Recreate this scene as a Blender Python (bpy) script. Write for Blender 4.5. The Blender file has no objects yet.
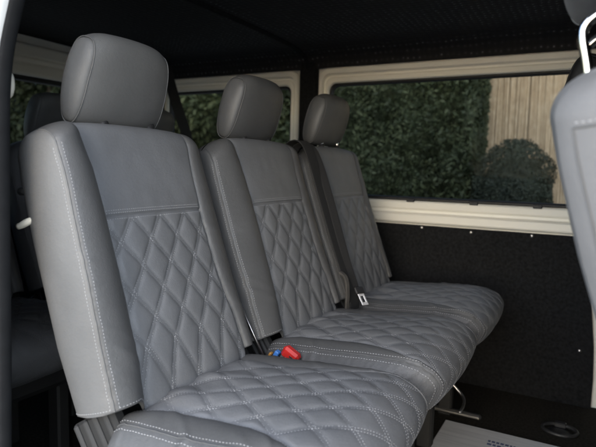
import bpy, math, random
from math import sin, cos, pi, exp, sqrt, radians
from mathutils import Vector as V, noise as NZ, Matrix

SC = bpy.context.scene
COL = SC.collection
random.seed(7)

# ------------------------------------------------------------------ helpers
def lerp(a, b, t): return a + (b - a) * t
def sstep(a, b, x):
    t = max(0.0, min(1.0, (x - a) / (b - a)))
    return t * t * (3 - 2 * t)
def interp(x, pts):
    if x <= pts[0][0]: return pts[0][1]
    for (a, va), (b, vb) in zip(pts, pts[1:]):
        if x <= b:
            return lerp(va, vb, (x - a) / (b - a))
    return pts[-1][1]
def catmull(pts, n):
    """n+1 points along a Catmull-Rom curve through pts, evenly spaced by arc length"""
    P = [V(p) for p in pts]
    P = [P[0] * 2 - P[1]] + P + [P[-1] * 2 - P[-2]]
    dense = []
    for i in range(1, len(P) - 2):
        for k in range(40):
            t = k / 40
            a, b, c, d = P[i - 1], P[i], P[i + 1], P[i + 2]
            dense.append(0.5 * ((2 * b) + (c - a) * t + (2 * a - 5 * b + 4 * c - d) * t * t + (3 * b - a - 3 * c + d) * t ** 3))
    dense.append(P[-2].copy())
    L = [0]
    for a, b in zip(dense, dense[1:]): L.append(L[-1] + (b - a).length)
    out, j = [], 0
    for k in range(n + 1):
        s = L[-1] * k / n
        while j < len(L) - 2 and L[j + 1] < s: j += 1
        seg = L[j + 1] - L[j]
        out.append(dense[j].lerp(dense[j + 1], (s - L[j]) / seg if seg > 0 else 0))
    return out, L[-1]

class MB:
    def __init__(self): self.v = []; self.f = []; self.m = []; self.mats = []; self.smooth = []
    def mat(self, m):
        if m not in self.mats: self.mats.append(m)
        return self.mats.index(m)
    def add(self, vs, fs, m, smooth=True):
        o = len(self.v); k = self.mat(m)
        self.v.extend([tuple(p) for p in vs])
        for f in fs:
            self.f.append(tuple(o + i for i in f)); self.m.append(k); self.smooth.append(smooth)
    def grid(self, rows, m, closed=False, smooth=True):
        nr, nc = len(rows), len(rows[0]); fs = []
        for i in range(nr - 1):
            for j in range(nc if closed else nc - 1):
                k = (j + 1) % nc
                fs.append((i * nc + j, i * nc + k, (i + 1) * nc + k, (i + 1) * nc + j))
        self.add([p for r in rows for p in r], fs, m, smooth)
    def box(self, a, b, m, bev=0.004, M=None):
        """bevelled box from corner a to corner b"""
        a, b = V(a), V(b); c = (a + b) / 2; h = (b - a) / 2
        bev = min(bev, min(h) * 0.9)
        vs, fs = [], []
        idx = {}
        for sx in (-1, 1):
            for sy in (-1, 1):
                for sz in (-1, 1):
                    for ax in range(3):
                        p = [sx * (h.x - bev), sy * (h.y - bev), sz * (h.z - bev)]
                        p[ax] = (sx, sy, sz)[ax] * h[ax]
                        idx[(sx, sy, sz, ax)] = len(vs)
                        q = c + V(p)
                        vs.append(M @ q if M else q)
        S = (-1, 1)
        for ax in range(3):
            o1, o2 = [k for k in range(3) if k != ax]
            for s in S:
                loop = []
                for (u, w) in ((-1, -1), (1, -1), (1, 1), (-1, 1)):
                    k = [0, 0, 0]; k[ax] = s; k[o1] = u; k[o2] = w
                    loop.append(idx[(k[0], k[1], k[2], ax)])
                flip = (s > 0) == (ax == 1)
                fs.append(tuple(reversed(loop)) if flip else tuple(loop))
        for ax in range(3):   # edges parallel to ax
            o1, o2 = [k for k in range(3) if k != ax]
            for s1 in S:
                for s2 in S:
                    def g(e, which):
                        k = [0, 0, 0]; k[ax] = e; k[o1] = s1; k[o2] = s2
                        return idx[(k[0], k[1], k[2], which)]
                    fs.append((g(-1, o1), g(1, o1), g(1, o2), g(-1, o2)))
        for sx in S:
            for sy in S:
                for sz in S:
                    fs.append(tuple(idx[(sx, sy, sz, k)] for k in range(3)))
        self.add(vs, fs, m, False)
    def tube(self, pts, r, m, n=12, caps=True, flat=1.0):
        P = [V(p) for p in pts]; rows = []
        up = None
        for i, p in enumerate(P):
            t = (P[min(i + 1, len(P) - 1)] - P[max(i - 1, 0)]).normalized()
            if up is None:
                up = t.orthogonal().normalized()
            up = (up - t * up.dot(t)).normalized(); s = t.cross(up)
            rr = r[i] if isinstance(r, (list, tuple)) else r
            rows.append([p + (up * cos(2 * pi * k / n) + s * sin(2 * pi * k / n) * flat) * rr for k in range(n)])
        if caps:
            rows = [[P[0]] * n] + rows + [[P[-1]] * n]
        self.grid(rows, m, closed=True)
    def ribbon(self, pts, wdirs, w, th, m):
        """a strap: pts centre line, wdirs width directions"""
        P = [V(p) for p in pts]; rows = []
        for i, p in enumerate(P):
            t = (P[min(i + 1, len(P) - 1)] - P[max(i - 1, 0)]).normalized()
            wd = V(wdirs[i]); wd = (wd - t * wd.dot(t)).normalized(); nn = t.cross(wd)
            row = []
            for (u, q) in ((-1, -1), (-.96, -1.25), (-.5, -1), (0, -.9), (.5, -1), (.96, -1.25), (1, -1), (1, 1), (.96, 1.25), (.5, 1), (0, .9), (-.5, 1), (-.96, 1.25), (-1, 1)):
                row.append(p + wd * (u * w / 2) + nn * (q * th / 2))
            rows.append(row)
        self.grid(rows, m, closed=True)
    def build(self, name, parent=None, loc=None):
        me = bpy.data.meshes.new(name)
        me.from_pydata(self.v, [], self.f)
        for m in self.mats: me.materials.append(m)
        me.polygons.foreach_set('material_index', self.m)
        me.polygons.foreach_set('use_smooth', self.smooth)
        me.validate(); me.update()
        o = bpy.data.objects.new(name, me); COL.objects.link(o)
        if parent: o.parent = parent
        if loc: o.location = loc
        return o

def tag(o, label=None, cat=None, group=None, kind=None):
    if label: o['label'] = label
    if cat: o['category'] = cat
    if group: o['group'] = group
    if kind: o['kind'] = kind
    return o
def empty(name, loc=(0, 0, 0)):
    o = bpy.data.objects.new(name, None); o.empty_display_size = .1
    COL.objects.link(o); o.location = loc
    return o
def children(o): return [c for c in list(SC.objects) if c.parent == o]
def copy_tree(o, parent=None):
    c = o.copy(); COL.objects.link(c)
    if parent: c.parent = parent
    for ch in children(o): copy_tree(ch, c)
    return c

# ------------------------------------------------------------------ materials
def new_mat(name):
    m = bpy.data.materials.new(name); m.use_nodes = True
    nt = m.node_tree; b = nt.nodes['Principled BSDF']
    return m, nt, b
def tex_obj(nt, scale=(1, 1, 1)):
    c = nt.nodes.new('ShaderNodeTexCoord'); mp = nt.nodes.new('ShaderNodeMapping')
    mp.inputs['Scale'].default_value = scale
    nt.links.new(c.outputs['Object'], mp.inputs['Vector'])
    return mp.outputs['Vector']
def noise_node(nt, vec, scale, detail=4, rough=.55):
    n = nt.nodes.new('ShaderNodeTexNoise'); n.inputs['Scale'].default_value = scale
    n.inputs['Detail'].default_value = detail; n.inputs['Roughness'].default_value = rough
    nt.links.new(vec, n.inputs['Vector']); return n
def ramp(nt, fac, stops):
    r = nt.nodes.new('ShaderNodeValToRGB')
    el = r.color_ramp.elements
    while len(el) < len(stops): el.new(.5)
    for e, (p, c) in zip(el, stops): e.position = p; e.color = (*c, 1)
    nt.links.new(fac, r.inputs['Fac']); return r
def bump(nt, height, b, strength, dist):
    n = nt.nodes.new('ShaderNodeBump'); n.inputs['Strength'].default_value = strength
    n.inputs['Distance'].default_value = dist
    nt.links.new(height, n.inputs['Height']); nt.links.new(n.outputs['Normal'], b.inputs['Normal'])
    return n
def simple(name, col, rough=.5, metal=0.0, var=.12, vscale=30, bstr=.15, bscale=300, bdist=.0006, spec=.5, sc=(1, 1, 1)):
    m, nt, b = new_mat(name)
    vec = tex_obj(nt, sc)
    n = noise_node(nt, vec, vscale)
    lo = tuple(c * (1 - var) for c in col); hi = tuple(min(1, c * (1 + var)) for c in col)
    r = ramp(nt, n.outputs['Fac'], [(.3, lo), (.7, hi)])
    nt.links.new(r.outputs['Color'], b.inputs['Base Color'])
    b.inputs['Roughness'].default_value = rough; b.inputs['Metallic'].default_value = metal
    b.inputs['Specular IOR Level'].default_value = spec
    if bstr:
        n2 = noise_node(nt, vec, bscale, 3)
        bump(nt, n2.outputs['Fac'], b, bstr, bdist)
    return m
def leather(name, col, rough=.42):
    m, nt, b = new_mat(name)
    vec = tex_obj(nt)
    n = noise_node(nt, vec, 9, 5)
    r = ramp(nt, n.outputs['Fac'], [(.3, tuple(c * .90 for c in col)), (.7, tuple(c * 1.08 for c in col))])
    nt.links.new(r.outputs['Color'], b.inputs['Base Color'])
    vo = nt.nodes.new('ShaderNodeTexVoronoi'); vo.feature = 'DISTANCE_TO_EDGE'; vo.inputs['Scale'].default_value = 460
    nt.links.new(vec, vo.inputs['Vector'])
    n2 = noise_node(nt, vec, 140, 4)
    mx = nt.nodes.new('ShaderNodeMath'); mx.operation = 'ADD'
    nt.links.new(vo.outputs['Distance'], mx.inputs[0]); nt.links.new(n2.outputs['Fac'], mx.inputs[1])
    bump(nt, mx.outputs[0], b, .55, .0009)
    n3 = noise_node(nt, vec, 25, 4)
    mr = nt.nodes.new('ShaderNodeMapRange'); mr.inputs['To Min'].default_value = rough - .07; mr.inputs['To Max'].default_value = rough + .1
    nt.links.new(n3.outputs['Fac'], mr.inputs['Value']); nt.links.new(mr.outputs['Result'], b.inputs['Roughness'])
    b.inputs['Specular IOR Level'].default_value = .45
    return m

M = {}
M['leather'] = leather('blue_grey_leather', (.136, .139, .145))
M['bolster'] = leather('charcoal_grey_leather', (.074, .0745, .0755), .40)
M['leather_side'] = leather('grey_side_leather', (.108, .108, .107), .44)  # lighter copy of the bolster leather: door light put into the colour
M['dark_leather'] = leather('charcoal_leather', (.10, .102, .108), .45)
M['thread'] = simple('pale_thread', (.33, .33, .335), .8, bstr=0)
M['dark_thread'] = simple('dark_thread', (.10, .10, .10), .8, bstr=0)
M['chrome'] = simple('chrome', (.72, .72, .74), .08, 1.0, var=.03, bstr=.0)
M['tongue'] = simple('bright_tongue_steel', (.85, .85, .86), .42, .6, var=.03, bstr=0)
M['steel'] = simple('brushed_steel', (.45, .44, .43), .35, 1.0, var=.1, bstr=.1, sc=(1, 1, 8))
M['black_plastic'] = simple('black_plastic', (.018, .018, .019), .45, var=.15)
M['base_black'] = simple('base_black', (.008, .008, .008), .7, var=.2)
M['grey_plastic'] = simple('grey_plastic', (.010, .010, .010), .75, var=.1)
M['cream_plastic'] = simple('cream_plastic', (.66, .62, .52), .4, var=.05)
M['dull_metal'] = simple('dull_grey_metal', (.020, .020, .020), .7, 0.0, var=.1)
M['rubber'] = simple('black_rubber', (.014, .014, .015), .6, var=.15)
M['seal'] = simple('grey_door_seal', (.012, .0125, .0135), .85, var=.15, spec=.15)
M['felt'] = simple('black_felt', (.0120, .0123, .0132), .95, var=.45, vscale=90, bstr=.6, bscale=900, bdist=.001, spec=.15)
M['carpet'] = simple('dark_carpet', (.030, .027, .022), .95, var=.5, vscale=120, bstr=.8, bscale=700, bdist=.003, spec=.1)
M['cream_paint'] = simple('cream_paint', (.80, .785, .715), .36, var=.015, vscale=3, bstr=0)
M['white_paint'] = simple('pale_blue_paint', (.66, .67, .66), .35, var=.04, bstr=.03)
M['webbing'] = simple('black_webbing', (.011, .011, .0115), .8, var=.3, vscale=500, bstr=.5, bscale=1500, bdist=.0008)
M['brown_webbing'] = simple('grey_brown_sleeve', (.045, .042, .038), .7, var=.2)
M['red_plastic'] = simple('red_plastic', (.48, .022, .018), .35, var=.05, bstr=.03)
M['blue_plastic'] = simple('blue_label', (.06, .20, .55), .45, var=.08, bstr=.03)
M['orange'] = simple('orange_tab', (.45, .22, .05), .5, var=.1, bstr=.03)
M['bark'] = simple('bark', (.09, .07, .05), .9, var=.4, vscale=12, bstr=.8, bscale=25, bdist=.02)
M['ink'] = simple('blue_ink', (.10, .13, .24), .6, var=.2, bstr=0)

def mat_headliner():
    m, nt, b = new_mat('quilted_black_headliner')
    vec = tex_obj(nt, (1, 1, 1))
    vo = nt.nodes.new('ShaderNodeTexVoronoi'); vo.inputs['Scale'].default_value = 42; vo.inputs['Randomness'].default_value = .25
    nt.links.new(vec, vo.inputs['Vector'])
    r = ramp(nt, vo.outputs['Distance'], [(.0, (.20, .205, .22)), (.15, (.035, .036, .040)), (.3, (.016, .016, .017)), (.6, (.012, .012, .013))])
    nt.links.new(r.outputs['Color'], b.inputs['Base Color'])
    bump(nt, vo.outputs['Distance'], b, .5, .006)
    b.inputs['Roughness'].default_value = .8; b.inputs['Specular IOR Level'].default_value = .25
    return m
M['headliner'] = mat_headliner()
def mat_laminate():
    m, nt, b = new_mat('pale_laminate')
    vec = tex_obj(nt, (1.2, 26, 1))
    n = noise_node(nt, vec, 3.0, 6, .65)
    r = ramp(nt, n.outputs['Fac'], [(.25, (.52, .52, .52)), (.5, (.68, .68, .675)), (.75, (.78, .775, .765))])
    nt.links.new(r.outputs['Color'], b.inputs['Base Color'])
    bump(nt, n.outputs['Fac'], b, .12, .001)
    b.inputs['Roughness'].default_value = .45
    return m
M['laminate'] = mat_laminate()
def mat_reflection_tan():
    m, nt, b = new_mat('weathered_reed')
    vec = tex_obj(nt, (10, 10, 4.0))
    n = noise_node(nt, vec, 2.5, 6, .7)
    r = ramp(nt, n.outputs['Fac'], [(.28, (.34, .255, .17)), (.5, (.46, .36, .25)), (.72, (.58, .475, .35))])
    nt.links.new(r.outputs['Color'], b.inputs['Base Color'])
    bump(nt, n.outputs['Fac'], b, .25, .006)
    b.inputs['Roughness'].default_value = .85
    return m
M['reed'] = mat_reflection_tan()  # tan of the glass reflection, coloured onto the added fence
def mat_leaf(name, cols):
    m, nt, b = new_mat(name)
    g = nt.nodes.new('ShaderNodeNewGeometry')
    vec = tex_obj(nt); n = noise_node(nt, vec, 2.2, 3)
    mx = nt.nodes.new('ShaderNodeMath'); mx.operation = 'MULTIPLY_ADD'; mx.inputs[1].default_value = .35; 
    nt.links.new(g.outputs['Random Per Island'], mx.inputs[0]); 
    m2 = nt.nodes.new('ShaderNodeMath'); m2.operation = 'MULTIPLY'; m2.inputs[1].default_value = .8
    nt.links.new(n.outputs['Fac'], m2.inputs[0]); nt.links.new(m2.outputs[0], mx.inputs[2])
    r = ramp(nt, mx.outputs[0], [(.2, cols[0]), (.5, cols[1]), (.85, cols[2])])
    nt.links.new(r.outputs['Color'], b.inputs['Base Color'])
    b.inputs['Roughness'].default_value = .6; b.inputs['Specular IOR Level'].default_value = .3
    return m
M['leaf_dark'] = mat_leaf('dark_leaves', [(.012, .018, .010), (.032, .045, .022), (.085, .102, .052)])
M['leaf_mid'] = mat_leaf('mid_leaves', [(.02, .028, .012), (.045, .06, .026), (.10, .115, .055)])
M['leaf_bush'] = mat_leaf('bush_leaves', [(.014, .02, .014), (.028, .037, .026), (.06, .07, .046)])
M['gravel'] = simple('gravel_ground', (.40, .39, .37), .9, var=.3, vscale=3, bstr=.6, bscale=20, bdist=.03)
def mat_glass():
    m = bpy.data.materials.new('tinted_glass'); m.use_nodes = True; nt = m.node_tree
    for n in list(nt.nodes): nt.nodes.remove(n)
    out = nt.nodes.new('ShaderNodeOutputMaterial')
    t = nt.nodes.new('ShaderNodeBsdfTransparent'); t.inputs['Color'].default_value = (.32, .335, .32, 1)
    g = nt.nodes.new('ShaderNodeBsdfGlossy'); g.inputs['Roughness'].default_value = .02
    fr = nt.nodes.new('ShaderNodeFresnel'); fr.inputs['IOR'].default_value = 1.2
    mx = nt.nodes.new('ShaderNodeMixShader')
    fm = nt.nodes.new('ShaderNodeMath'); fm.operation = 'MULTIPLY'; fm.inputs[1].default_value = .08
    nt.links.new(fr.outputs[0], fm.inputs[0]); nt.links.new(fm.outputs[0], mx.inputs[0]); nt.links.new(t.outputs[0], mx.inputs[1]); nt.links.new(g.outputs[0], mx.inputs[2])
    nt.links.new(mx.outputs[0], out.inputs['Surface'])
    return m
M['glass'] = mat_glass()

# ------------------------------------------------------------------ seat building
QA, QB = .0385, .0505                         # half width / half height of a quilted diamond
QD = 1 / sqrt(1 / (2 * QA) ** 2 + 1 / (2 * QB) ** 2)
def quilt(y, v):
    f1 = y / (2 * QA) + v / (2 * QB); f2 = y / (2 * QA) - v / (2 * QB)
    d1 = abs(f1 - round(f1)) * QD; d2 = abs(f2 - round(f2)) * QD
    ch = .0034
    g = 1.0
    for d in (d1, d2):
        g *= 1 - .96 * exp(-max(0, d - ch) / .0070)
    d = min(d1, d2)
    rib = .0010 * exp(-(d / .0022) ** 2) - .0007 * exp(-((d - ch) / .0012) ** 2)
    return .0052 * g + rib
def quilt_lines(y0, y1, v0, v1):
    """twin stitch rows of the diamond lines inside a box, as polylines in (y, v)"""
    out = []
    K = int((max(abs(y0), abs(y1)) / (2 * QA)) + (max(abs(v0), abs(v1)) / (2 * QB))) + 2
    dv = V((1 / (2 * QA), 1 / (2 * QB))).normalized()
    for fam in (1, -1):
        nrm = V((1 / (2 * QA), fam / (2 * QB))).normalized(); d = V((-nrm.y, nrm.x))
        for k in range(-K, K + 1):
            for off in (-.0034, .0034):
                base = nrm * (k * QD + off)
                line = [base + d * (t * .003) for t in range(-300, 301)]
                line = [p for p in line if y0 < p.x < y1 and v0 < p.y < v1]
                if len(line) > 2: out.append([(p.x, p.y) for p in line])
    return out
def stitch_along(mb, P, Nf, pts, mat, pitch=.0054, ln=.0037, r=.00048, jit=0.0):
    """small thread stitches along 2D points mapped by P (point) with normals Nf"""
    W = [P(*q) for q in pts]
    acc = random.random() * pitch
    for i in range(len(W) - 1):
        a, b = W[i], W[i + 1]; L = (b - a).length
        if L < 1e-7: continue
        while acc < L:
            t = acc / L; c = a.lerp(b, t); q = [lerp(u, w, t) for u, w in zip(pts[i], pts[i + 1])]
            d = (b - a) / L; n = Nf(*q); s = d.cross(n)
            if s.length < 1e-6: acc += pitch; continue
            s.normalize(); d2 = d
            c = c + n * .0003
            h = ln / 2
            vs = [c - d2 * h - n * .0006, c - d2 * h * .55 + s * r, c - d2 * h * .55 + n * r, c - d2 * h * .55 - s * r,
                  c + d2 * h * .55 + s * r, c + d2 * h * .55 + n * r, c + d2 * h * .55 - s * r, c + d2 * h - n * .0006]
            mb.add(vs, [(0, 1, 2), (0, 2, 3), (1, 4, 5, 2), (2, 5, 6, 3), (4, 7, 5), (5, 7, 6)], mat)
            acc += pitch
        acc -= L
def fd_normal(P, e=.0015):
    def N(a, b):
        p = P(a, b); u = P(a + e, b) - p; v = P(a, b + e) - p
        n = u.cross(v)
        return n.normalized() if n.length > 1e-12 else V((0, 0, 1))
    return N

HB = .530; HQ = .335; RT = .042
def back_point(y, n, h):
    return V((.1068 + n * .948 - .3185 * h, y, .482 + .948 * h + .3185 * n))

def make_backrest(cfg, root, seed):
    yLp, yRp = cfg['yL'], cfg['yR']
    zc = lambda h: .482 + .948 * h
    def insl(h): return -interp(zc(h), [(.44, .165), (.50, .152), (.56, .143), (.65, .139), (.80, .139), (.88, .143), (.965, .157), (1.0, .160)])
    def insr(h): return interp(zc(h), [(.44, .180), (.50, .174), (.56, .165), (.65, .146), (.80, .139), (.88, .141), (.965, .152), (1.0, .155)])
    def nL(h): return cfg['nL'](zc(h))
    def nR(h): return cfg['nR'](zc(h))
    def nb(h): return interp(zc(h), [(.46, -.108), (.6, -.122), (.79, -.120), (.90, -.113), (.97, -.104), (1.0, -.10)])
    yL = lambda h: yLp - .006 * sin(pi * min(1, max(0, h / HB)))
    yR = lambda h: yRp + .006 * sin(pi * min(1, max(0, h / HB)))
    def wob(y, h, amp=.0016):
        return amp * NZ.noise(V((y * 9 + seed * 7.3, h * 9, seed))) + amp * .5 * NZ.noise(V((y * 28 + seed, h * 22, seed * 3)))
    def front_n(y, h):
        a, b = insl(h), insr(h)
        if a <= y <= b:
            t = (2 * y - a - b) / (b - a)
            n = .006 * (1 - abs(t) ** 3) - .003 * exp(-min(y - a, b - y) / .004)
            if h < HQ:
                e = min(1, (HQ - h) / .006, (y - a) / .014 + .1, (b - y) / .014 + .1)
                n += quilt(y, HQ - h) * max(0, e)
            else:
                n += .004 * min(1, (h - HQ) / .02)
            n += -.0022 * exp(-((h - HQ - .001) / .0022) ** 2) + .0016 * exp(-((h - HQ - .007) / .004) ** 2)
            return n + wob(y, h)
        if y < a:
            t = (a - y) / (a - yL(h)); s = nL(h); bg = cfg['bgL']
        else:
            t = (y - b) / (yR(h) - b); s = nR(h); bg = cfg['bgR']
        t = max(0, min(1.3, t))
        n = s * (sin(pi / 2 * min(1, t)) if s > 0 else t ** 1.4) + bg * sin(pi * min(1, t) ** .8) - .004 * exp(-t / .035)
        n += -.0035 * exp(-(1 - min(1, t)) / .03)
        n += .0011 * NZ.noise(V((h * 95, seed * 3.1, y * 12))) * (exp(-abs(1 - t) / .16) + .6 * exp(-t / .14))
        n += .0022 * max(0, NZ.noise(V((y * 16 + seed, h * 46 + y * 30, 2.5))) - .25) * 2
        return n + wob(y, h, .0014)
    def finish(y, n, h, c=1.0, sn=0.0):
        nm = -.045
        if c < 1:
            n = nm + (n - nm) * c
            h = HB - RT + RT * sn
            y = y * (1 - .04 * (1 - c))
        if h < .09:
            h = h - .055 * (1 - sstep(0, .09, h)) * (1 - sstep(.13, .18, abs(y)))
        ay = abs(y) / .235
        h -= .030 * min(1.2, ay) ** 6 * sstep(HB - .14, HB, h)
        h += .006 * (1 - min(1, ay) ** 2) * sstep(HB - .1, HB, h)
        return back_point(y, n, h)
    def F(y, h): return finish(y, front_n(y, h), h)
    FN0 = fd_normal(F)
    def FN(y, h):
        n = FN0(y, h); return n if n.x > 0 else -n
    # rows
    rows = [(0.0, .80, 0), (0.0, .92, 0)]
    h = 0.0
    while h < HQ + .015: rows.append((h, 1, 0)); h += .0031
    while h < HB - RT: rows.append((h, 1, 0)); h += .007
    for k in range(0, 15):
        ph = radians(88) * k / 14
        rows.append((HB - RT, max(.02, cos(ph)) ** .8, sin(ph)))
    NBc, NI, NS = 20, 112, 16
    cl = lambda k, n: .5 - .5 * cos(pi * k / n)
    L_, I_, R_, SR, BK, SL = [], [], [], [], [], []
    def side(h, t, sgn):
        y0 = yR(h) if sgn > 0 else yL(h); n0 = front_n(y0, h)
        yb = .218 * sgn if sgn > 0 else cfg.get('ybL', -.218)
        y = lerp(y0, yb, t) + sgn * (.012 * sin(pi * t ** .8) - .016 * t ** 9)
        n = lerp(n0, nb(h), t) 
        y += sgn * .0015 * NZ.noise(V((t * 3 + seed, h * 10, 4.2))) * (1 - t)
        n -= .0 
        return y, n
    for (h, c, sn) in rows:
        if c < 1 and sn == 0:   # bottom tuck
            k = c
            f = lambda y, n: finish(y, -.03 + (n + .03) * k, h - .012 * (1 - k) * 5 * .2)
        else:
            f = lambda y, n, c=c, sn=sn, h=h: finish(y, n, h, c, sn)
        a, b = insl(h), insr(h)
        L_.append([f(y, front_n(y, h)) for y in (lerp(yL(h), a, cl(j, NBc)) for j in range(NBc + 1))])
        I_.append([f(y, front_n(y, h)) for y in (lerp(a, b, j / NI) for j in range(NI + 1))])
        R_.append([f(y, front_n(y, h)) for y in (lerp(b, yR(h), cl(j, NBc)) for j in range(NBc + 1))])
        SR.append([f(*side(h, cl(j, NS), 1)) for j in range(NS + 1)])
        SL.append([f(*side(h, cl(NS - j, NS), -1)) for j in range(NS + 1)])
        y1, n1 = side(h, 1, 1); y2, n2 = side(h, 1, -1)
        BK.append([f(lerp(y1, y2, j / 16), lerp(n1, n2, j / 16) - .012 * sin(pi * j / 16)) for j in range(17)])
    lm, sm, th, bm_ = cfg['leather'], cfg['side'], cfg['thread'], cfg['bolster']
    sh = MB()
    sh.grid(L_, bm_); sh.grid(R_, bm_); sh.grid(SR, bm_); sh.grid(SL, sm); sh.grid(BK, bm_)
    def SLf(t, h): return finish(*side(h, t, -1), h)
    SLn0 = fd_normal(SLf)
    def SLn(t, h):
        n = SLn0(t, h); return n if n.y < 0 else -n
    def SRf(t, h): return finish(*side(h, t, 1), h)
    SRn0 = fd_normal(SRf)
    def SRn(t, h):
        n = SRn0(t, h); return n if n.y > 0 else -n
    hs = [.004 + k * .004 for k in range(int((HB - RT - .004) / .004))]
    if cfg['stitch']:
        stitch_along(sh, F, FN, [(yL(q) + .006, q) for q in hs], th, .0060, .0040, .00046)
        stitch_along(sh, SLf, SLn, [(.05, q) for q in hs], th, .0060, .0040, .00046)
        stitch_along(sh, F, FN, [(yR(q) - .006, q) for q in hs], th, .0060, .0040, .00046)
        stitch_along(sh, F, FN, [(lerp(yL(.003), insl(.003), k / 30) + .004, .004) for k in range(1, 28)], th, .0060, .0040, .00046)
        stitch_along(sh, SLf, SLn, [(k / 30, .004) for k in range(1, 28)], th, .0060, .0040, .00046)
    # welt cord in the outer seams
    for ff in ('L', 'R'):
        pts = []
        for (h, c, sn) in rows[2:-2]:
            y0 = yL(h) if ff == 'L' else yR(h)
            p = finish(y0, front_n(y0, h), h, c, sn); pts.append(p)
        sh.tube(pts[::2], .0017, bm_ if ff == 'R' else sm, 6, False)
    if cfg.get('backseam'):
        tb = .88
        sh.tube([SLf(tb, q) + SLn(tb, q) * .0004 for q in hs], .0013, M['dark_thread'], 6, False)
        tt = [tb * k / 20 for k in range(21)]
        sh.tube([SLf(t, HB - .046) + SLn(t, HB - .046) * .0004 for t in tt], .0013, M['dark_thread'], 6, False)
        stitch_along(sh, SLf, SLn, [(t, HB - .040) for t in tt], th, .0068, .0045, .0007)
    bo = sh.build('backrest', root)
    # quilted insert and plain upper insert
    kq = max(i for i, (h, c, sn) in enumerate(rows) if h <= HQ + .004 and c == 1)
    q = MB(); q.grid(I_[:kq + 1], lm)
    if cfg['stitch']:
        for ln in quilt_lines(-.19, .19, .004, HQ + .03):
            pts = [(y, HQ - v) for (y, v) in ln]
            pts = [p for p in pts if insl(max(0, p[1])) + .003 < p[0] < insr(max(0, p[1])) - .003 and p[1] > .0]
            if len(pts) > 3: stitch_along(q, F, FN, pts, th)
        stitch_along(q, F, FN, [(insl(HQ) + .004 + k * .003, HQ - .005) for k in range(90)], th)
    q.build('quilted_panel', bo)
    u = MB(); u.grid(I_[kq:], lm)
    if cfg['stitch']:
        for dh in (.007, .0125):
            stitch_along(u, F, FN, [(insl(HQ) + .004 + k * .003, HQ + dh) for k in range(90)], th)
    u.build('upper_panel', bo)
    return bo

CC, CL = catmull([(.082, 0, .425), (.098, 0, .455), (.14, 0, .467), (.25, 0, .474), (.36, 0, .484), (.45, 0, .486), (.505, 0, .472), (.535, 0, .444), (.532, 0, .412), (.505, 0, .372), (.45, 0, .335)], 200)
CN = []
for i in range(len(CC)):
    t = CC[min(i + 1, len(CC) - 1)] - CC[max(i - 1, 0)]
    CN.append(V((-t.z, 0, t.x)).normalized())
def cpos(s):
    f = max(0, min(.9999, s / CL)) * (len(CC) - 1); i = int(f); k = f - i
    return CC[i].lerp(CC[i + 1], k), CN[i].lerp(CN[i + 1], k).normalized()

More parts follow.
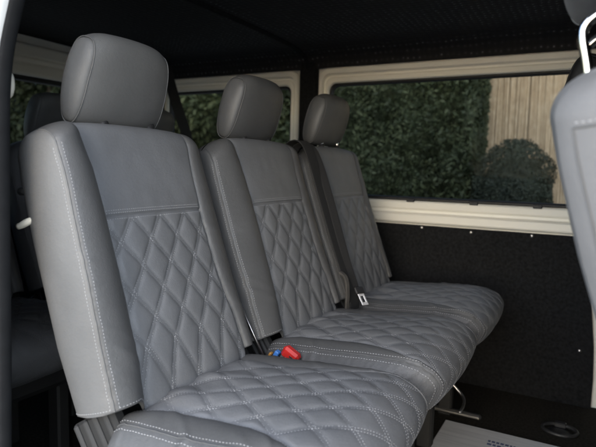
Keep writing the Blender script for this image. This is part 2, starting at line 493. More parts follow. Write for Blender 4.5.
def make_cushion(cfg, root, seed):
    SF = .60                                                     # arc length where the front roll begins (about)
    def il(s): return -interp(s, [(0, .175), (.06, .165), (.10, .150), (.20, .142), (.28, .148), (.35, .170), (.43, .208), (.48, .222), (.7, .222)])
    def ir(s): return interp(s, [(0, .16), (.05, .142), (.10, .138), (.20, .142), (.28, .152), (.35, .176), (.43, .208), (.48, .222), (.7, .222)])
    hw = lambda s: .206 - .010 * sstep(.34, .54, s)
    def wob(y, s, amp=.0022):
        return amp * NZ.noise(V((y * 8 + seed * 5.1, s * 8, seed * 2.2))) + amp * .5 * NZ.noise(V((y * 24, s * 20 + seed, 7.7)))
    def top_m(y, s):
        a, b = il(s), ir(s); w = hw(s)
        a = max(a, -w + .012); b = min(b, w - .012)
        if a <= y <= b:
            t = (2 * y - a - b) / (b - a)
            m = .010 * (1 - abs(t) ** 2.5) - .003 * exp(-min(y - a, b - y) / .004)
            e = min(1, (y - a) / .008 + .1, (b - y) / .008 + .1) * sstep(.02, .06, s) * (1 - sstep(.58, .63, s))
            m += quilt(y, s - .02) * max(0, e) * .72 * (1 - .7 * sstep(.38, .47, s))
            # gathers where the cushion dives under the backrest
            m += .004 * sin(y * 60 + seed + 3 * s) * exp(-((s - .09) / .05) ** 2)
            m -= .012 * exp(-(s / .05) ** 2)
            return m + wob(y, s)
        if y < a: t = (a - y) / (a + w)
        else: t = (y - b) / (w - b)
        t = max(0, min(1.2, t))
        k = min(1, (w + a if y < a else w - b) / .07)
        m = cfg['cb'] * k * sin(pi * min(1, t) ** .85) - .004 * exp(-t / .05) - .007 * t * t * 1.2
        m += .0012 * NZ.noise(V((s * 90, seed * 2.7, y * 10))) * (exp(-abs(1 - t) / .2) + .6 * exp(-t / .15))
        m += .0030 * max(0, NZ.noise(V((s * 40 + y * 34, y * 15 + seed, 6.5))) - .22) * 2
        return m + wob(y, s, .0016)
    def T(y, s):
        c, n = cpos(s); p = c + n * top_m(y, s); p.y = y; return p
    TN0 = fd_normal(T)
    def TN(y, s):
        n = TN0(y, s); _, m = cpos(s)
        return n if n.dot(m) > 0 else -n
    def B(s):
        k = min(1, s / CL); return V((lerp(.10, .445, k ** .8), 0, lerp(.335, .322, k)))
    def side(q, s, sg):
        w = hw(s); p0 = T(sg * w, s); b = B(s)
        p = p0.lerp(V((b.x, sg * w, b.z)), q)
        p.y = sg * (w + (.038 - .014 * sstep(.36, .52, s)) * sin(pi / 2 * min(1, q / .5)) ** .8 - .03 * max(0, q - .5) ** 2 * 2)
        return p
    NR = 205; NI, NBc, NS = 104, 16, 12
    cl = lambda k, n: .5 - .5 * cos(pi * k / n)
    L_, I_, R_, SLg, SRg = [], [], [], [], []
    for i in range(NR + 1):
        s = CL * i / NR; w = hw(s); a = max(il(s), -w + .012); b = min(ir(s), w - .012)
        I_.append([T(lerp(a + 1e-6, b - 1e-6, j / NI), s) for j in range(NI + 1)])
        L_.append([T(lerp(-w, a - 1e-6, cl(j, NBc)), s) for j in range(NBc + 1)])
        R_.append([T(lerp(b + 1e-6, w, cl(j, NBc)), s) for j in range(NBc + 1)])
        SLg.append([side((1 - j / NS) ** 1.5, s, -1) for j in range(NS + 1)])
        SRg.append([side((j / NS) ** 1.5, s, 1) for j in range(NS + 1)])
    lm, th = cfg['leather'], cfg['thread']
    q = MB(); q.grid(I_, lm)
    if cfg['stitch']:
        for ln in quilt_lines(-.235, .235, .0, CL):
            pts = [(y, v + .02) for (y, v) in ln]
            pts = [p for p in pts if max(il(p[1]), -hw(p[1]) + .012) + .004 < p[0] < min(ir(p[1]), hw(p[1]) - .012) - .004 and .03 < p[1] < .61]
            if len(pts) > 3: stitch_along(q, T, TN, pts, th)
    co = q.build('cushion', root)
    ss = [.03 + .004 * k for k in range(int((CL - .09) / .004))]
    for sg in (-1, 1):
        sh = MB()
        for g in ((L_, SLg) if sg < 0 else (R_, SRg)): sh.grid(g, cfg['bolster'])
        if cfg['stitch']:
            stitch_along(sh, T, TN, [(sg * (hw(s) - .006), s) for s in ss], th, .0066, .0045, .0006)
            def Sf(q, s, sg=sg): return side(q, s, sg)
            n0 = fd_normal(Sf)
            def Sn(q, s, sg=sg, n0=n0):
                n = n0(q, s); return n if n.y * sg > 0 else -n
            stitch_along(sh, Sf, Sn, [(.045, s) for s in ss], th, .0066, .0045, .0006)
            if sg < 0: stitch_along(sh, T, TN, [(max(il(s), -hw(s) + .012) - .005, s) for s in ss if s < .42], th, .0066, .0045, .0005)
        sh.tube([T(sg * hw(s), s) for s in ss[::2]], .0016, cfg['bolster'], 6, False)
        sh.build('side_bolster', co)
    return co

def make_headrest(cfg, root, dz=0.0, dx=0.0, posts='straight'):
    lm, th = cfg.get('head', cfg['bolster']), cfg['thread']
    zc, hh, hd = 1.064, .093, .047
    prof = []
    NPf = 56
    for k in range(NPf):
        a = 2 * pi * k / NPf
        cx, cz = cos(a), sin(a)
        e = 2 / 2.7
        x = math.copysign(abs(cx) ** e, cx) * hd * (1.0 + .12 * cz)
        z = math.copysign(abs(cz) ** e, cz) * hh
        if cx > 0: x *= .92
        prof.append((x, z))
    tilt = radians(16)
    def P(u, k, sc=1.0, extra=0.0):
        x, z = prof[int(k) % NPf]
        w = .106 - (.009 * max(0, z / hh) + .003 * min(0, z / hh)) * sc
        rr = 1 - .16 * abs(u) ** 4 
        x *= sc * (1 - .26 * abs(u) ** 3); z2 = z * sc * rr if z > 0 else z * sc * (1 - .05 * abs(u) ** 5)
        X = -.086 + x * cos(tilt) + z2 * sin(tilt) + dx; Z = zc + z2 * cos(tilt) - x * sin(tilt) + dz
        X += .004 * (1 - u * u)
        y = -.020 + u * w + (extra if u > 0 else -extra)
        am = .0012
        X += am * NZ.noise(V((y * 14, Z * 14, 3 + dz))); Z += am * NZ.noise(V((y * 14, X * 14, 9)))
        return V((X, y, Z))
    body = MB()
    us = [-1 + 2 * j / 48 for j in range(49)]
    rows = [[P(u, k) for k in range(NPf)] for u in us]
    body.grid(rows, lm, True)
    # welt + domed end panels
    for sg in (-1, 1):
        ring = [P(sg, k, 1.006) for k in range(NPf + 1)]
        body.tube(ring, .0013, lm, 6, False)
        er = []
        for (sc, ex) in [(.985, -.0015)] + [(sc, -.001 + .017 * sqrt(1 - (sc / .98) ** 2)) for sc in (.97, .95, .92, .87, .80, .7, .6, .5, .4, .3, .2, .1, .0)]:
            er.append([P(sg, k, sc, ex) for k in range(NPf)])
        body.grid(er, cfg['side'] if sg < 0 else lm, True)
    ho = body.build('headrest', root)
    for sg in (-1, 1):
        pm = MB()
        if posts == 'straight':
            pm.tube([(-.085 + dx, sg * .065, .945), (-.083 + dx, sg * .065, 1.03 + dz)], .0055, M['chrome'], 14)
            pm.tube([(-.085 + dx, sg * .065, .955), (-.085 + dx, sg * .065, .990)], .011, M['black_plastic'], 14)
        else:
            pts, _ = catmull([(-.118, sg * .068, .93), (-.124, sg * .068, .98), (-.132, sg * .068, 1.020), (-.130, sg * .068, 1.036), (-.114, sg * .068, 1.050), (-.09, sg * .068, 1.062)], 30)
            pm.tube(pts, .0066, M['chrome'], 16)
            pm.tube([(-.118, sg * .068, .935), (-.120, sg * .068, .962)], .014, M['black_plastic'], 14)
        pm.build('headrest_post', ho)
    return ho

def make_seat(name, loc, cfg, seed, base=True, post='straight', hz=0.0, hx=0.0):
    root = empty(name, loc)
    make_backrest(cfg, root, seed)
    make_cushion(cfg, root, seed)
    make_headrest(cfg, root, hz, hx, post)
    b = MB()
    b.box((.09, -.17, .250), (.40, .17, .352), M['base_black'], .02)
    b.build('seat_base', root)
    for x in (.12, .36):
        for y in (-.14, .14):
            g = MB(); g.box((x - .025, y - .02, .0), (x + .025, y + .02, .256), M['base_black'], .006); g.build('leg', root)
    for sg in (-1, 1):
        h = MB(); y0 = sg * .196
        MS = Matrix.Translation((.080, 0, .375)) @ Matrix.Rotation(radians(-33), 4, 'Y')
        h.box((-.055, y0 - .014, -.10), (.060, y0 + .014, .088), M['grey_plastic'], .006, MS)
        for k in range(4):
            x = -.040 + k * .028
            h.box((x - .006, y0 + sg * .010 - .010, -.098), (x + .006, y0 + sg * .010 + .010, .086), M['dull_metal'], .004, MS)
        h.build('recliner_bracket', root)
    return root

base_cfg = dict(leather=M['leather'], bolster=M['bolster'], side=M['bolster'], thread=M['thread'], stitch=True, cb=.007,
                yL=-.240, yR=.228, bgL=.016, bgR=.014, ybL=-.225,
                nL=lambda z: interp(z, [(.5, -.004), (.7, -.012), (1.0, -.014)]),
                nR=lambda z: interp(z, [(.5, -.024), (.7, -.030), (1.0, -.034)]))
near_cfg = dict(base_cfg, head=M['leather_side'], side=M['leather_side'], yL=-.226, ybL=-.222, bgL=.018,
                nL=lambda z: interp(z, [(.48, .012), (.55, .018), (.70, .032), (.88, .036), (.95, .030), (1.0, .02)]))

GR = 'three quilted seats in a row'
s1 = make_seat('passenger_chair', (0, 0, 0), near_cfg, 1)
tag(s1, 'grey quilted leather seat nearest the doorway, with pale side panel and cream lever', 'seat', GR)
lv = MB()
pts, _ = catmull([(-.080, -.222, .800), (-.100, -.226, .792), (-.120, -.226, .784), (-.127, -.226, .782)], 12)
lv.tube(pts, [.004] + [.0055 + .0012 * sin(k / 11 * pi) for k in range(11)] + [.006], M['cream_plastic'], 12)
lv.build('recline_lever', s1)
kb = MB(); kb.tube([(-.105, -.218, .846), (-.128, -.220, .846)], [.006, .007], M['grey_plastic'], 12); kb.build('knob', s1)

hr = MB(); hr.tube([(.040, .246, .565), (.118, .246, .432)], .0032, M['steel'], 10); hr.build('hinge_rod', s1)
s2 = make_seat('passenger_chair', (0, .5, 0), base_cfg, 2)
tag(s2, 'middle grey quilted seat of the row, red buckle at its near edge', 'seat', GR)
s3 = make_seat('passenger_chair', (0, 1.0, 0), base_cfg, 3, hz=.012)
tag(s3, 'far grey quilted seat of the row, beside the black wall panel below the side window', 'seat', GR)
# slide rail and release lever under the far seats
rl = MB(); rl.box((.06, .115, .012), (.492, .137, .030), M['steel'], .006); rl.build('slide_rail', s3)
ll = MB()
pts, _ = catmull([(.36, .06, .20), (.40, .06, .15), (.44, .05, .115), (.452, .0, .105), (.452, -.06, .105)], 20)
ll.tube(pts, .005, M['steel'], 10); ll.build('release_lever', s3)

# front seat at the right edge
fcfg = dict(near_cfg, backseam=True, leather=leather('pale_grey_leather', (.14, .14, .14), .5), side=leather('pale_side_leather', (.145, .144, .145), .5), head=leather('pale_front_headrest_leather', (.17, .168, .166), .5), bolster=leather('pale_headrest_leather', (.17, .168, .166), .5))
fs = make_seat('front_chair', (.905, .0, .052), fcfg, 5, post='bent', hz=.094, hx=-.030)
tag(fs, 'pale grey front seat cut by the photo edge, with a bent chrome headrest post', 'seat')

# rear bench: copies of the middle seat's meshes in dark leather
dark_cfg = dict(base_cfg, leather=M['dark_leather'], bolster=M['dark_leather'], side=M['dark_leather'], thread=M['dark_thread'])
r1 = make_seat('rear_chair', (-.92, .04, 0), dark_cfg, 8)
RG = 'dark seats of the rear row'
tag(r1, 'dark rear seat whose cushion shows low at the left, behind the near seat', 'seat', RG)
for y, lab in ((.56, 'dark rear seat whose black headrest shows left of the near headrest'),
               (1.06, 'dark rear seat half hidden behind the near headrest, next to the rear side window')):
    c = copy_tree(r1); c.location = (-.92, y, 0); tag(c, lab, 'seat', RG)

# seat belt over the far seat
sb = empty('seat_belt', (.15, .715, .5))
tag(sb, 'black seat belt with a bright metal tongue hanging between middle and far seats', 'seat belt')
off = V((.15, .715, .5))
def belt(path, w, wd, name, mat=M['webbing'], th=.0022):
    pts, _ = catmull(path, 40)
    mb = MB(); mb.ribbon([p - off for p in pts], [wd] * len(pts), w, th, mat)
    return mb.build(name, sb)
belt([(-.13, .70, .90), (-.085, .70, .975), (-.035, .70, .985), (.000, .700, .93), (.045, .702, .80), (.105, .712, .62), (.150, .718, .505), (.155, .718, .46)], .054, (0.1, 1, 0), 'shoulder_strap')
belt([(-.12, .735, .90), (-.075, .735, .972), (-.030, .733, .975), (.008, .730, .92), (.055, .726, .80), (.112, .732, .62), (.150, .735, .515), (.150, .732, .47)], .030, (.55, 1, 0), 'lap_strap')
belt([(.125, .664, .585), (.145, .662, .57), (.152, .664, .53), (.150, .668, .465)], .013, (.35, 1, 0), 'belt_stalk', M['brown_webbing'], .006)
tg = MB()
MT = Matrix.Translation(V((.172, .722, .512)) - off) @ Matrix.Rotation(radians(-30), 4, 'Z') @ Matrix.Rotation(radians(48), 4, 'Y')
def tb(a, b, m, bv=.001): tg.box(a, b, m, bv, MT)
tb((.0, -.012, -.0013), (.008, .012, .0013), M['tongue']); tb((.030, -.012, -.0013), (.040, .012, .0013), M['tongue'])
tb((.008, -.012, -.0012), (.030, -.0055, .0012), M['tongue']); tb((.008, .0055, -.0012), (.030, .012, .0012), M['tongue'])
tb((-.024, -.017, -.006), (.0, .017, .005), M['black_plastic'], .003)
tg.build('belt_tongue', sb)

# red buckle between near and middle seats
bk = empty('belt_buckle', (.177, .262, .449))
tag(bk, 'red seat belt buckle with a blue label, sunk between the near and middle seats', 'buckle')
MR = Matrix.Rotation(radians(28), 4, 'Y')
b1 = MB(); b1.box((-.020, -.012, -.075), (.018, .012, -.006), M['black_plastic'], .004, MR); b1.build('housing', bk)
b2 = MB(); b2.box((-.020, -.012, -.010), (.026, .012, .020), M['red_plastic'], .006, MR); b2.box((.004, -.0128, .004), (.018, -.0119, .008), M['black_plastic'], .0004, MR); b2.build('release_button', bk)
b3 = MB(); b3.box((-.034, -.013, -.030), (-.022, .002, -.006), M['blue_plastic'], .002, MR); b3.build('blue_label', bk)
b4 = MB(); b4.box((-.046, -.010, -.034), (-.039, .002, -.022), M['orange'], .002, MR); b4.build('orange_tab', bk)

# ------------------------------------------------------------------ van body
van = empty('van', (0, 0, 0))
tag(van, 'van interior shell with black lining, black headliner and cream framed tinted windows', 'van')
YW = 1.49
def rr_loop(x0, x1, z0, z1, r, n=18):
    out = []
    for (cx, cz, a0) in ((x1 - r, z1 - r, 0), (x0 + r, z1 - r, 90), (x0 + r, z0 + r, 180), (x1 - r, z0 + r, 270)):
        for k in range(n + 1):
            a = radians(a0 + 90 * k / n); out.append((cx + r * cos(a), cz + r * sin(a)))
    return out
def window(outer, inner, plane, mapf, name, paint, ro=.045, ri=.035, clips=()):
    """a pressed metal surround lofted from outer to inner outline, a rubber seal and a pane; mapf(u, z, depth)"""
    lo, li = rr_loop(*outer, ro), rr_loop(*inner, ri)
    prof = [(-.02, .012), (0, -.006), (.04, -.013), (.10, -.016), (.37, -.017), (.41, -.013), (.45, .002), (.48, .006), (.56, .008), (.60, .006), (.64, .001), (.68, -.001), (.90, -.003), (.95, .000), (.985, .006), (1.0, .016), (1.0, .035)]
    mb = MB()
    mb.grid([[mapf(lerp(a[0], b[0], t), lerp(a[1], b[1], t), d) for a, b in zip(lo, li)] for (t, d) in prof], paint, True, False)
    fr = mb.build(name, van)
    s = MB()
    s.grid([[mapf(lerp(a[0], b[0], t), lerp(a[1], b[1], t), d) for a, b in zip(lo, li)] for (t, d) in ((1.0, .010), (1.03, .006), (1.13, .010), (1.16, .018), (1.16, .04))], M['rubber'], True)
    s.build('window_seal', fr)
    g = MB()
    ins = [(lerp(a[0], b[0], 1.05), lerp(a[1], b[1], 1.05)) for a, b in zip(lo, li)]
    f1 = [mapf(u, z, .030) for u, z in ins]
    n = len(f1)
    g.add(f1, [tuple(range(n))], M['glass'], False)
    g.build('window_pane', fr)
    for cx in clips:
        c = MB(); c.box(mapf(cx - .017, inner[2] - .006, -.010), mapf(cx + .017, inner[2] + .008, .008), M['rubber'], .002); c.build('clip', fr)
    return fr
side_map = lambda u, z, d: V((u, YW + d, z))
window((-.379, 1.02, .672, 1.366), (-.330, .97, .770, 1.296), None, side_map, 'window_frame', M['cream_paint'], clips=(.085, .355, .600))
window((-1.36, -.486, .672, 1.366), (-1.31, -.535, .770, 1.296), None, side_map, 'window_frame', M['cream_paint'])
rear_map = lambda u, z, d: V((-1.48 - d, u, z))
window((.02, 1.36, .66, 1.425), (.09, 1.29, .76, 1.285), None, rear_map, 'window_frame', M['cream_paint'])

# outer skin and linings: boxes round the openings
def panel(name, a, b, m, bev=.006, parent=van):
    mb = MB(); mb.box(a, b, m, bev); return mb.build(name, parent)
sk = MB()
y0, y1 = 1.503, 1.56
sk.box((-1.62, y0, -.10), (2.0, y1, .70), M['cream_paint'], .004)
sk.box((-1.62, y0, 1.335), (2.0, y1, 1.60), M['cream_paint'], .004)
for (xa, xb) in ((-1.62, -1.335), (-.510, -.355), (.995, 2.0)):
    sk.box((xa, y0 + .001, .701), (xb, y1 - .001, 1.334), M['cream_paint'], .001)
sk.build('side_wall', van)
rs = MB()
rs.box((-1.56, -.33, -.10), (-1.495, 1.502, .70), M['cream_paint'], .004)
rs.box((-1.56, -.33, 1.34), (-1.495, 1.502, 1.60), M['cream_paint'], .004)
rs.box((-1.559, -.33, .701), (-1.496, .045, 1.339), M['cream_paint'], .001)
rs.box((-1.559, 1.335, .701), (-1.496, 1.502, 1.339), M['cream_paint'], .001)
rs.build('rear_wall', van)
# black felt wall panel below the window, right end cut in a curve
wp = MB()
ol = [(-1.47, -.01), (.838, -.01), (.838, .12), (.832, .24), (.822, .33), (.812, .42), (.806, .52), (.802, .60), (.800, .664), (-1.47, .664)]
fr_ = [V((x, YW - .010, z)) for x, z in ol]; bk_ = [V((x, YW + .012, z)) for x, z in ol]
n = len(ol)
ff = [tuple(range(n)), tuple(reversed(range(n, 2 * n)))] + [(i, i + n, (i + 1) % n + n, (i + 1) % n) for i in range(n)]
wp.add(fr_ + bk_, ff, M['felt'], False)
wall_panel = wp.build('wall_lining', van)
for (x, z) in ((-.15, .642), (.142, .655), (.352, .650), (.587, .655), (.785, .222)):
    s = MB(); s.tube([(x, YW - .008, z), (x, YW - .0125, z), (x, YW - .0145, z)], [.0075, .007, .003], M['steel'], 14); s.build('screw', wall_panel)
panel('pillar_lining', (-.482, YW - .022, .60), (-.383, YW + .012, 1.44), M['felt'], .015)
panel('pillar_lining', (-1.48, YW - .03, .60), (-1.335, YW + .012, 1.44), M['felt'], .02)
panel('rear_lining', (-1.494, -.29, .0), (-1.475, YW - .012, .655), M['felt'], .006)
panel('rear_lining', (-1.494, -.29, .656), (-1.476, .018, 1.43), M['felt'], .006)
# headliner: roof lining that rolls down to the window tops
hl = MB(); rows = []
cr = [(-.335, 1.452), (-.28, 1.454), (-.2, 1.456), (.3, 1.462), (.8, 1.462), (1.15, 1.457), (1.32, 1.450), (1.40, 1.440), (1.45, 1.420), (1.474, 1.395), (1.480, 1.366)]
crp, _ = catmull([(0, a, b) for a, b in cr], 60)
for k in range(61):
    x = lerp(-1.49, 1.95, k / 60)
    bow = .010 * exp(-((x + .43) / .035) ** 2)
    rows.append([V((x, p.y - (bow if p.y > 1.3 else 0) * .6, p.z - bow)) for p in crp])
hl.grid(rows, M['headliner'])
hl.build('headliner', van)
roof = MB(); roof.box((-1.56, -.36, 1.50), (2.0, 1.57, 1.62), M['cream_paint'], .02); roof.build('roof', van)
bow = MB(); pts, _ = catmull([(-.43, a, b - .006) for a, b in cr[1:]], 50); bow.tube(pts, .016, M['felt'], 8, True, .35); bow.build('roof_bow', van)

# near side: closed behind the doorway, door frame with pale paint and grey seal
nw = MB()
nw.box((-1.56, -.335, -.10), (-.115, -.302, 1.60), M['cream_paint'], .004)
nw.box((-.116, -.336, 1.455), (2.0, -.301, 1.60), M['cream_paint'], .004)
nw.box((.875, -.335, -.10), (2.0, -.302, 1.454), M['cream_paint'], .004)  # unseen front side, closed without a window to cut light on far seats
nw.build('near_side_wall', van)
panel('near_side_lining', (-1.474, -.301, .0), (-.125, -.291, 1.43), M['felt'], .004)
dpx = [(.020, -.02), (.022, .30), (.034, .60), (.044, .90), (.055, 1.03), (.085, 1.115), (.130, 1.21), (.19, 1.30), (.32, 1.37), (.6, 1.39), (.85, 1.39)]
YD = -.29
dp, _ = catmull([(.8018 + (x - .8018) * 1.141, YD, .9013 + (z - .9013) * 1.141) for x, z in dpx], 90)
pl = MB()
def sweep(mb, prof, m):
    """profile (a: towards the opening, b: along y) swept along the doorway edge"""
    rows = []
    for i, p in enumerate(dp):
        t = (dp[min(i + 1, 90)] - dp[max(i - 1, 0)]).normalized(); nn = V((t.z, 0, -t.x))
        rows.append([p + nn * a + V((0, b, 0)) for a, b in prof])
    mb.grid(rows, m, True)
sweep(pl, [(-.06, -.045), (-.03, -.040), (-.012, -.028), (-.008, -.012), (-.009, .008), (-.03, .012), (-.06, .012)], M['white_paint'])
pil = pl.build('door_pillar', van)
se = MB(); sweep(se, [(-.010, -.012), (-.004, -.014), (.0, -.010), (.001, .0), (-.001, .008), (-.006, .012), (-.012, .008)], M['seal']); se.build('door_seal', pil)
cp = MB()
cc = V((-.082, -.276, 1.030))
prof = [(.0, .026), (.006, .0255), (.010, .021), (.012, .012), (.0125, .0)]
cp.grid([[cc + V((.0 + r * cos(2 * pi * k / 24) * .55, .002 + d, r * sin(2 * pi * k / 24))) for k in range(24)] for d, r in prof], M['cream_plastic'], True)
cp.build('belt_anchor_cap', pil)

# front end (outside the frame): unseen wall raised over the windscreen to darken the cabin
fb = MB(); fb.box((1.95, -.33, -.10), (2.02, 1.50, 1.49), M['cream_paint'], .01); fb.build('front_wall', van)
dash = MB(); dash.box((1.70, -.28, .55), (1.945, 1.46, .80), M['black_plastic'], .05); dash.build('dashboard', van)

# rear belt strap
rb = MB()
pts, _ = catmull([(-1.27, 1.43, 1.40), (-1.255, 1.45, 1.34), (-1.25, 1.565 - .06, 1.20), (-1.18, 1.44, 1.02), (-1.10, 1.40, .90)], 20)
pts, _ = catmull([(-1.25, 1.40, 1.42), (-1.235, 1.415, 1.34), (-1.20, 1.44, 1.20), (-1.16, 1.455, 1.08), (-1.12, 1.46, .95)], 20)
rb.ribbon(pts, [(.8, .6, 0)] * 21, .055, .003, M['webbing'])
tag(rb.build('rear_belt_strap', None), 'black belt strap slanting across the rear side window', 'belt strap')

# driver's seat far in front: only its dark shoulder shows
blk = leather('black_leather', (.012, .012, .013), .5)
c = make_seat('driver_chair', (.905, .93, .075), dict(base_cfg, leather=blk, side=blk, bolster=blk, thread=M['dark_thread'], stitch=False), 12, hx=-.075)
tag(c, 'black driver seat, its headrest edge glimpsed behind the chrome headrest post', 'seat')

# floor (setting)
fl = MB(); fl.box((-1.495, -.335, -.05), (1.95, 1.50, .0), M['carpet'], .002)
tag(fl.build('floor'), kind='structure')
lam = MB(); lam.box((.378, -.33, .001), (1.9, 1.075, .007), M['laminate'], .002)
tag(lam.build('laminate_floor'), kind='structure')
ms = MB()
random.seed(3)
for r in range(2):
    x = .54
    while x < .66:
        w = random.uniform(.006, .014)
        ms.box((x, .985 - r * .022, .0072), (x + w, .997 - r * .022, .0078), M['ink'], .0002); x += w + .004
mo = ms.build('blue_marking'); tag(mo, 'small blurred blue print on the pale laminate floor at the bottom edge', 'marking')
# tie-down ring on the carpet
tr = empty('tie_down_ring', (.745, 1.20, 0))
tag(tr, 'black tie down ring lying on the dark carpet by the laminate edge', 'ring')
t1 = MB()
t1.tube([(.055 * cos(a * pi / 18), .036 * sin(a * pi / 18), .010 + .004 * sin(a * pi / 18)) for a in range(37)], .007, M['black_plastic'], 10, False); t1.build('ring', tr)
t2 = MB(); t2.tube([(0, 0, .0), (0, 0, .006), (0, 0, .007)], [.038, .036, .02], M['black_plastic'], 20)
t2.box((-.02, .025, .004), (.02, .052, .022), M['black_plastic'], .004); t2.build('bracket', tr)

# ------------------------------------------------------------------ outdoors
gd = MB(); gd.box((-150, -150, -.65), (150, 150, -.50), M['gravel'], .001)
tag(gd.build('ground'), kind='structure')
def leaf_cloud(mb, centres, nleaf, size, mat, rng):
    for _ in range(nleaf):
        c, r = rng.choice(centres)
        while True:
            d = V((rng.uniform(-1, 1), rng.uniform(-1, 1), rng.uniform(-1, 1)))
            if .05 < d.length < 1: break
        d = d.normalized() * (rng.random() ** .45)
        p = V(c) + V((d.x * r[0], d.y * r[1], d.z * r[2]))
        n = (d + V((rng.uniform(-1, 1), rng.uniform(-1, 1), rng.uniform(-.4, 1.2)))).normalized()
        u = n.orthogonal().normalized(); w = n.cross(u)
        a = rng.uniform(0, 2 * pi); u, w = u * cos(a) + w * sin(a), w * cos(a) - u * sin(a)
        s = size * rng.uniform(.6, 1.4)
        mb.add([p - u * s, p + w * s * .42 + n * s * .1, p + u * s, p - w * s * .42 + n * s * .1], [(0, 1, 2, 3)], mat, False)
def tree(name, loc, h, wx, wy, z0, nblob, nleaf, size, mat, seed, label, cat='tree', trunk=True):
    rng = random.Random(seed)
    root = empty(name, loc)
    cs = []
    for _ in range(nblob):
        a = rng.uniform(0, 2 * pi); k = rng.random() ** .5
        zz = rng.uniform(z0, h); f = 1 - abs((zz - (z0 + h) / 2) / ((h - z0) / 2)) ** 2.5 * .6
        r = rng.uniform(.28, .5) * min(wx, wy)
        cs.append(((cos(a) * k * (wx - r * .7) * f, sin(a) * k * (wy - r * .7) * f, zz), (r, r, r * rng.uniform(.6, .95))))
    cm = MB(); leaf_cloud(cm, cs, nleaf, size, mat, rng); cm.build('crown', root)
    tm = MB()
    tm.tube([(0, 0, 0), (.03, .02, h * .25), (-.03, .03, h * .5), (.02, 0, h * .85)], [h * .035, h * .028, h * .018, h * .005], M['bark'], 10)
    for k in range(5):
        c = cs[k][0]; tm.tube([(0, 0, h * (.25 + .08 * k)), (c[0] * .5, c[1] * .5, lerp(h * .35, c[2], .6)), c], [h * .012, h * .008, h * .002], M['bark'], 7)
    tm.build('trunk', root)
    return tag(root, label, cat)
tree('tree', (-1.45, 5.2, -.5), 3.6, 1.25, .9, .2, 34, 26000, .045, M['leaf_dark'], 11, 'dense dark green tree outside the big side window, left of the tan fence')
tree('tree', (-3.1, 6.4, -.5), 4.2, 1.5, 1.2, .3, 34, 26000, .050, M['leaf_dark'], 12, 'mid green tree behind the headrest of the far seat')
tree('tree', (-5.6, 6.0, -.5), 4.4, 1.7, 1.3, .3, 34, 30000, .050, M['leaf_mid'], 13, 'lighter green tree seen in the rear side window')
tree('tree', (-8.5, 6.2, -.5), 4.8, 1.8, 1.6, .3, 34, 24000, .06, M['leaf_dark'], 14, 'dark tree seen through the left part of the rear side window')
tree('tree', (-7.5, 2.6, -.5), 4.4, 1.7, 1.8, .2, 34, 26000, .055, M['leaf_dark'], 15, 'dark tree seen through the back window at the left')
rng = random.Random(16); bu = empty('bush', (.20, 3.95, -.5)); bm = MB()  # added bush: takes the shape of the dark patch in the glass reflection
def bw(zz): return .31 * (1 - max(0, (zz - .74) / .26) ** 2.8) ** .5 * (.72 + .28 * min(1, zz / .6))
bm.grid([[V((cos(2 * pi * k / 24) * bw(z_ / 20) * .82, sin(2 * pi * k / 24) * bw(z_ / 20) * .66, .12 + z_ / 20 * 1.45)) for k in range(24)] for z_ in range(21)], M['leaf_bush'], True)
for _ in range(34000):
    a = rng.uniform(0, 2 * pi); zz = rng.random(); k = rng.random() ** .18
    w_ = .31 * (1 - max(0, (zz - .74) / .26) ** 2.8) ** .5 * (.72 + .28 * min(1, zz / .6))
    if cos(a) < 0: w_ *= 1.0 + .30 * (1 - zz)
    q = V((cos(a) * w_ * k, sin(a) * w_ * k * .8, .12 + zz * 1.55 * (.86 + .14 * k)))
    q += V((NZ.noise(q * 6), NZ.noise(q * 6 + V((9, 0, 0))), NZ.noise(q * 6 + V((0, 7, 0))))) * .045
    n_ = V((cos(a) + rng.uniform(-1, 1), sin(a) + rng.uniform(-1, 1), rng.uniform(-.4, 1.2))).normalized()
    u = n_.orthogonal().normalized(); w2 = n_.cross(u); t_ = rng.uniform(0, 6.28); u, w2 = u * cos(t_) + w2 * sin(t_), w2 * cos(t_) - u * sin(t_)
    z_ = .012 * rng.uniform(.6, 1.4)
    bm.add([q - u * z_, q + w2 * z_ * .5, q + u * z_, q - w2 * z_ * .5], [(0, 1, 2, 3)], M['leaf_bush'], False)
bm.build('foliage', bu)
st = MB(); st.tube([(0, 0, 0), (.01, 0, .3), (0, .01, .8)], [.03, .022, .008], M['bark'], 8); st.build('stem', bu)
tag(bu, 'rounded dark green bush in front of the tan reed fence', 'bush')

def hedge(x0, x1, y0, y1, z1, n, seed):
    rng = random.Random(seed); mb = MB()
    for _ in range(n):
        p = V((rng.uniform(x0, x1), rng.uniform(y0, y1), rng.uniform(-.5, z1)))
        lump = NZ.noise(V((p.x * 3.1, p.z * 2.6, seed))) * .22 + NZ.noise(V((p.x * 8, p.z * 7, seed + 5))) * .10
        if NZ.noise(V((p.x * 5, p.y * 5, p.z * 4.2 + 9))) < -.22 and rng.random() < .8: continue
        if rng.random() < .35: p.x = x1 - abs(rng.gauss(0, .05)) 
        elif rng.random() < .75: p.y = y0 + .12 - lump + abs(rng.gauss(0, .06))
        nrm = V((rng.uniform(-1, 1), rng.uniform(-1.4, .6), rng.uniform(-.5, 1))).normalized()
        u = nrm.orthogonal().normalized(); w = nrm.cross(u); a = rng.uniform(0, 6.28); u, w = u * cos(a) + w * sin(a), w * cos(a) - u * sin(a)
        s = .024 * rng.uniform(.6, 1.4)
        mb.add([p - u * s, p + w * s * .45, p + u * s, p - w * s * .45], [(0, 1, 2, 3)], M['leaf_dark'], False)
    mb.box((x0 + .1, y0 + .46, -.5), (x1 - .10, y1 - .1, z1 - .2), M['leaf_dark'], .03)
    return mb
hd = hedge(-1.75, -.17, 4.0, 4.75, 2.4, 52000, 21).build('hedge')  # dark trees outside; straight end shaped to the edge of the reflection
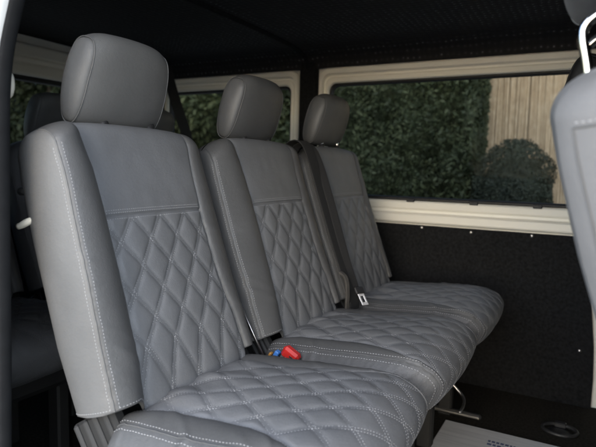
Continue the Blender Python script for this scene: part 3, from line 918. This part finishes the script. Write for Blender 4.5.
tag(hd, 'tall dark clipped hedge with a straight upright edge beside the tan fence', 'hedge')
wd = MB(); rng = random.Random(33)
for _ in range(42000):
    k = rng.uniform(0, 24)
    if k < 15: p = V((-12.5 + k, 8.6 + rng.uniform(-.1, .5), 0))
    else: p = V((-12.5 + rng.uniform(-.5, .1), 8.6 - (k - 15), 0))
    p.z = rng.uniform(-.5, 5.2 + .8 * NZ.noise(V((p.x * .7, p.y * .7, 2))))
    l = NZ.noise(V((p.x * 1.2, p.y * 1.2, p.z * 1.1))) * .6
    p += V((l if k >= 15 else 0, -l if k < 15 else 0, 0))
    nrm = V((rng.uniform(-1, 1), rng.uniform(-1.2, .6), rng.uniform(-.4, 1))).normalized()
    u = nrm.orthogonal().normalized(); w_ = nrm.cross(u); s_ = .085 * rng.uniform(.6, 1.4)
    wd.add([p - u * s_, p + w_ * s_ * .5, p + u * s_, p - w_ * s_ * .5], [(0, 1, 2, 3)], M['leaf_dark'], False)
wd.box((-12.5, 9.2, -.5), (2.6, 9.5, 5.0), M['leaf_dark'], .05); wd.box((-13.4, -.5, -.5), (-13.1, 9.1, 5.0), M['leaf_dark'], .05)
tag(wd.build('woodland'), 'dark far off wood closing the view behind the trees', 'wood', kind='stuff')
# reed fence added to stand in for the tan reflection in the glass
fe = empty('reed_fence', (1.5, 5.2, -.5))
tag(fe, 'tan reed fence standing upright outside the right half of the side window', 'fence')
rng = random.Random(5)
fm = MB(); x = -2.2
while x < 2.2:
    r = rng.uniform(.007, .013)
    b = rng.uniform(-.005, .005)
    fm.tube([(x, b, 0), (x + rng.uniform(-.01, .01), b + .005, 1.6), (x + rng.uniform(-.02, .02), b, 3.3 + rng.uniform(-.06, .06))], r, M['reed'], 6, False)
    x += r * 1.12
fm.build('reed_panel', fe)
for xx in (-2.1, 0, 2.1):
    p = MB(); p.tube([(xx, .09, 0), (xx, .09, 3.2)], .05, M['bark'], 10); p.build('post', fe)
p = MB(); p.box((-2.2, .06, .02), (2.2, .085, 3.2), M['reed'], .004); p.build('backing_board', fe)
p = MB(); p.tube([(-2.2, .055, .6), (2.2, .055, .6)], .02, M['bark'], 8); p.tube([(-2.2, .055, 2.6), (2.2, .055, 2.6)], .02, M['bark'], 8); p.build('rail', fe)

# ------------------------------------------------------------------ light
w = bpy.data.worlds.new('World'); SC.world = w; w.use_nodes = True
nt = w.node_tree; bg = nt.nodes['Background']
sky = nt.nodes.new('ShaderNodeTexSky'); sky.sky_type = 'NISHITA'; sky.sun_disc = False
EL, AZ = radians(21), radians(170)          # azimuth measured clockwise from +Y
sky.sun_elevation = EL; sky.sun_rotation = AZ; sky.dust_density = .6; sky.air_density = .9; sky.ozone_density = 1.3
nt.links.new(sky.outputs['Color'], bg.inputs['Color']); bg.inputs['Strength'].default_value = .15
sl = bpy.data.lights.new('sun', 'SUN'); sl.energy = 1.5; sl.angle = radians(105); sl.color = (1, .965, .92)
so = bpy.data.objects.new('sun', sl); COL.objects.link(so)
dirv = V((sin(AZ) * cos(EL), cos(AZ) * cos(EL), sin(EL)))
so.rotation_euler = (-dirv).to_track_quat('-Z', 'Y').to_euler()

# ------------------------------------------------------------------ camera
yaw, pit, rol = .4990, .1015, .0242
fwd = V((-sin(yaw) * cos(pit), cos(yaw) * cos(pit), -sin(pit)))
rt = V((cos(yaw), sin(yaw), 0)); up = rt.cross(fwd)
r2 = rt * cos(rol) + up * sin(rol); u2 = -rt * sin(rol) + up * cos(rol)
cd = bpy.data.cameras.new('camera'); co = bpy.data.objects.new('camera', cd); COL.objects.link(co)
Mx = Matrix.Identity(4)
for i in range(3):
    Mx[i][0] = r2[i]; Mx[i][1] = u2[i]; Mx[i][2] = -fwd[i]
Mx[0][3], Mx[1][3], Mx[2][3] = .8018, -.8565, .9013
co.matrix_world = Mx
cd.sensor_width = 36; cd.lens = 545.99 / 596 * 36
cd.clip_start = .02; cd.clip_end = 500
cd.dof.use_dof = True; cd.dof.focus_distance = 1.28; cd.dof.aperture_fstop = 4.2
SC.camera = co

SC.view_settings.view_transform = 'Standard'; SC.view_settings.look = 'None'
SC.view_settings.exposure = 1.84; SC.view_settings.gamma = 1
SC.cycles.max_bounces = 10; SC.cycles.diffuse_bounces = 5; SC.cycles.transparent_max_bounces = 12
SC.cycles.use_denoising = True
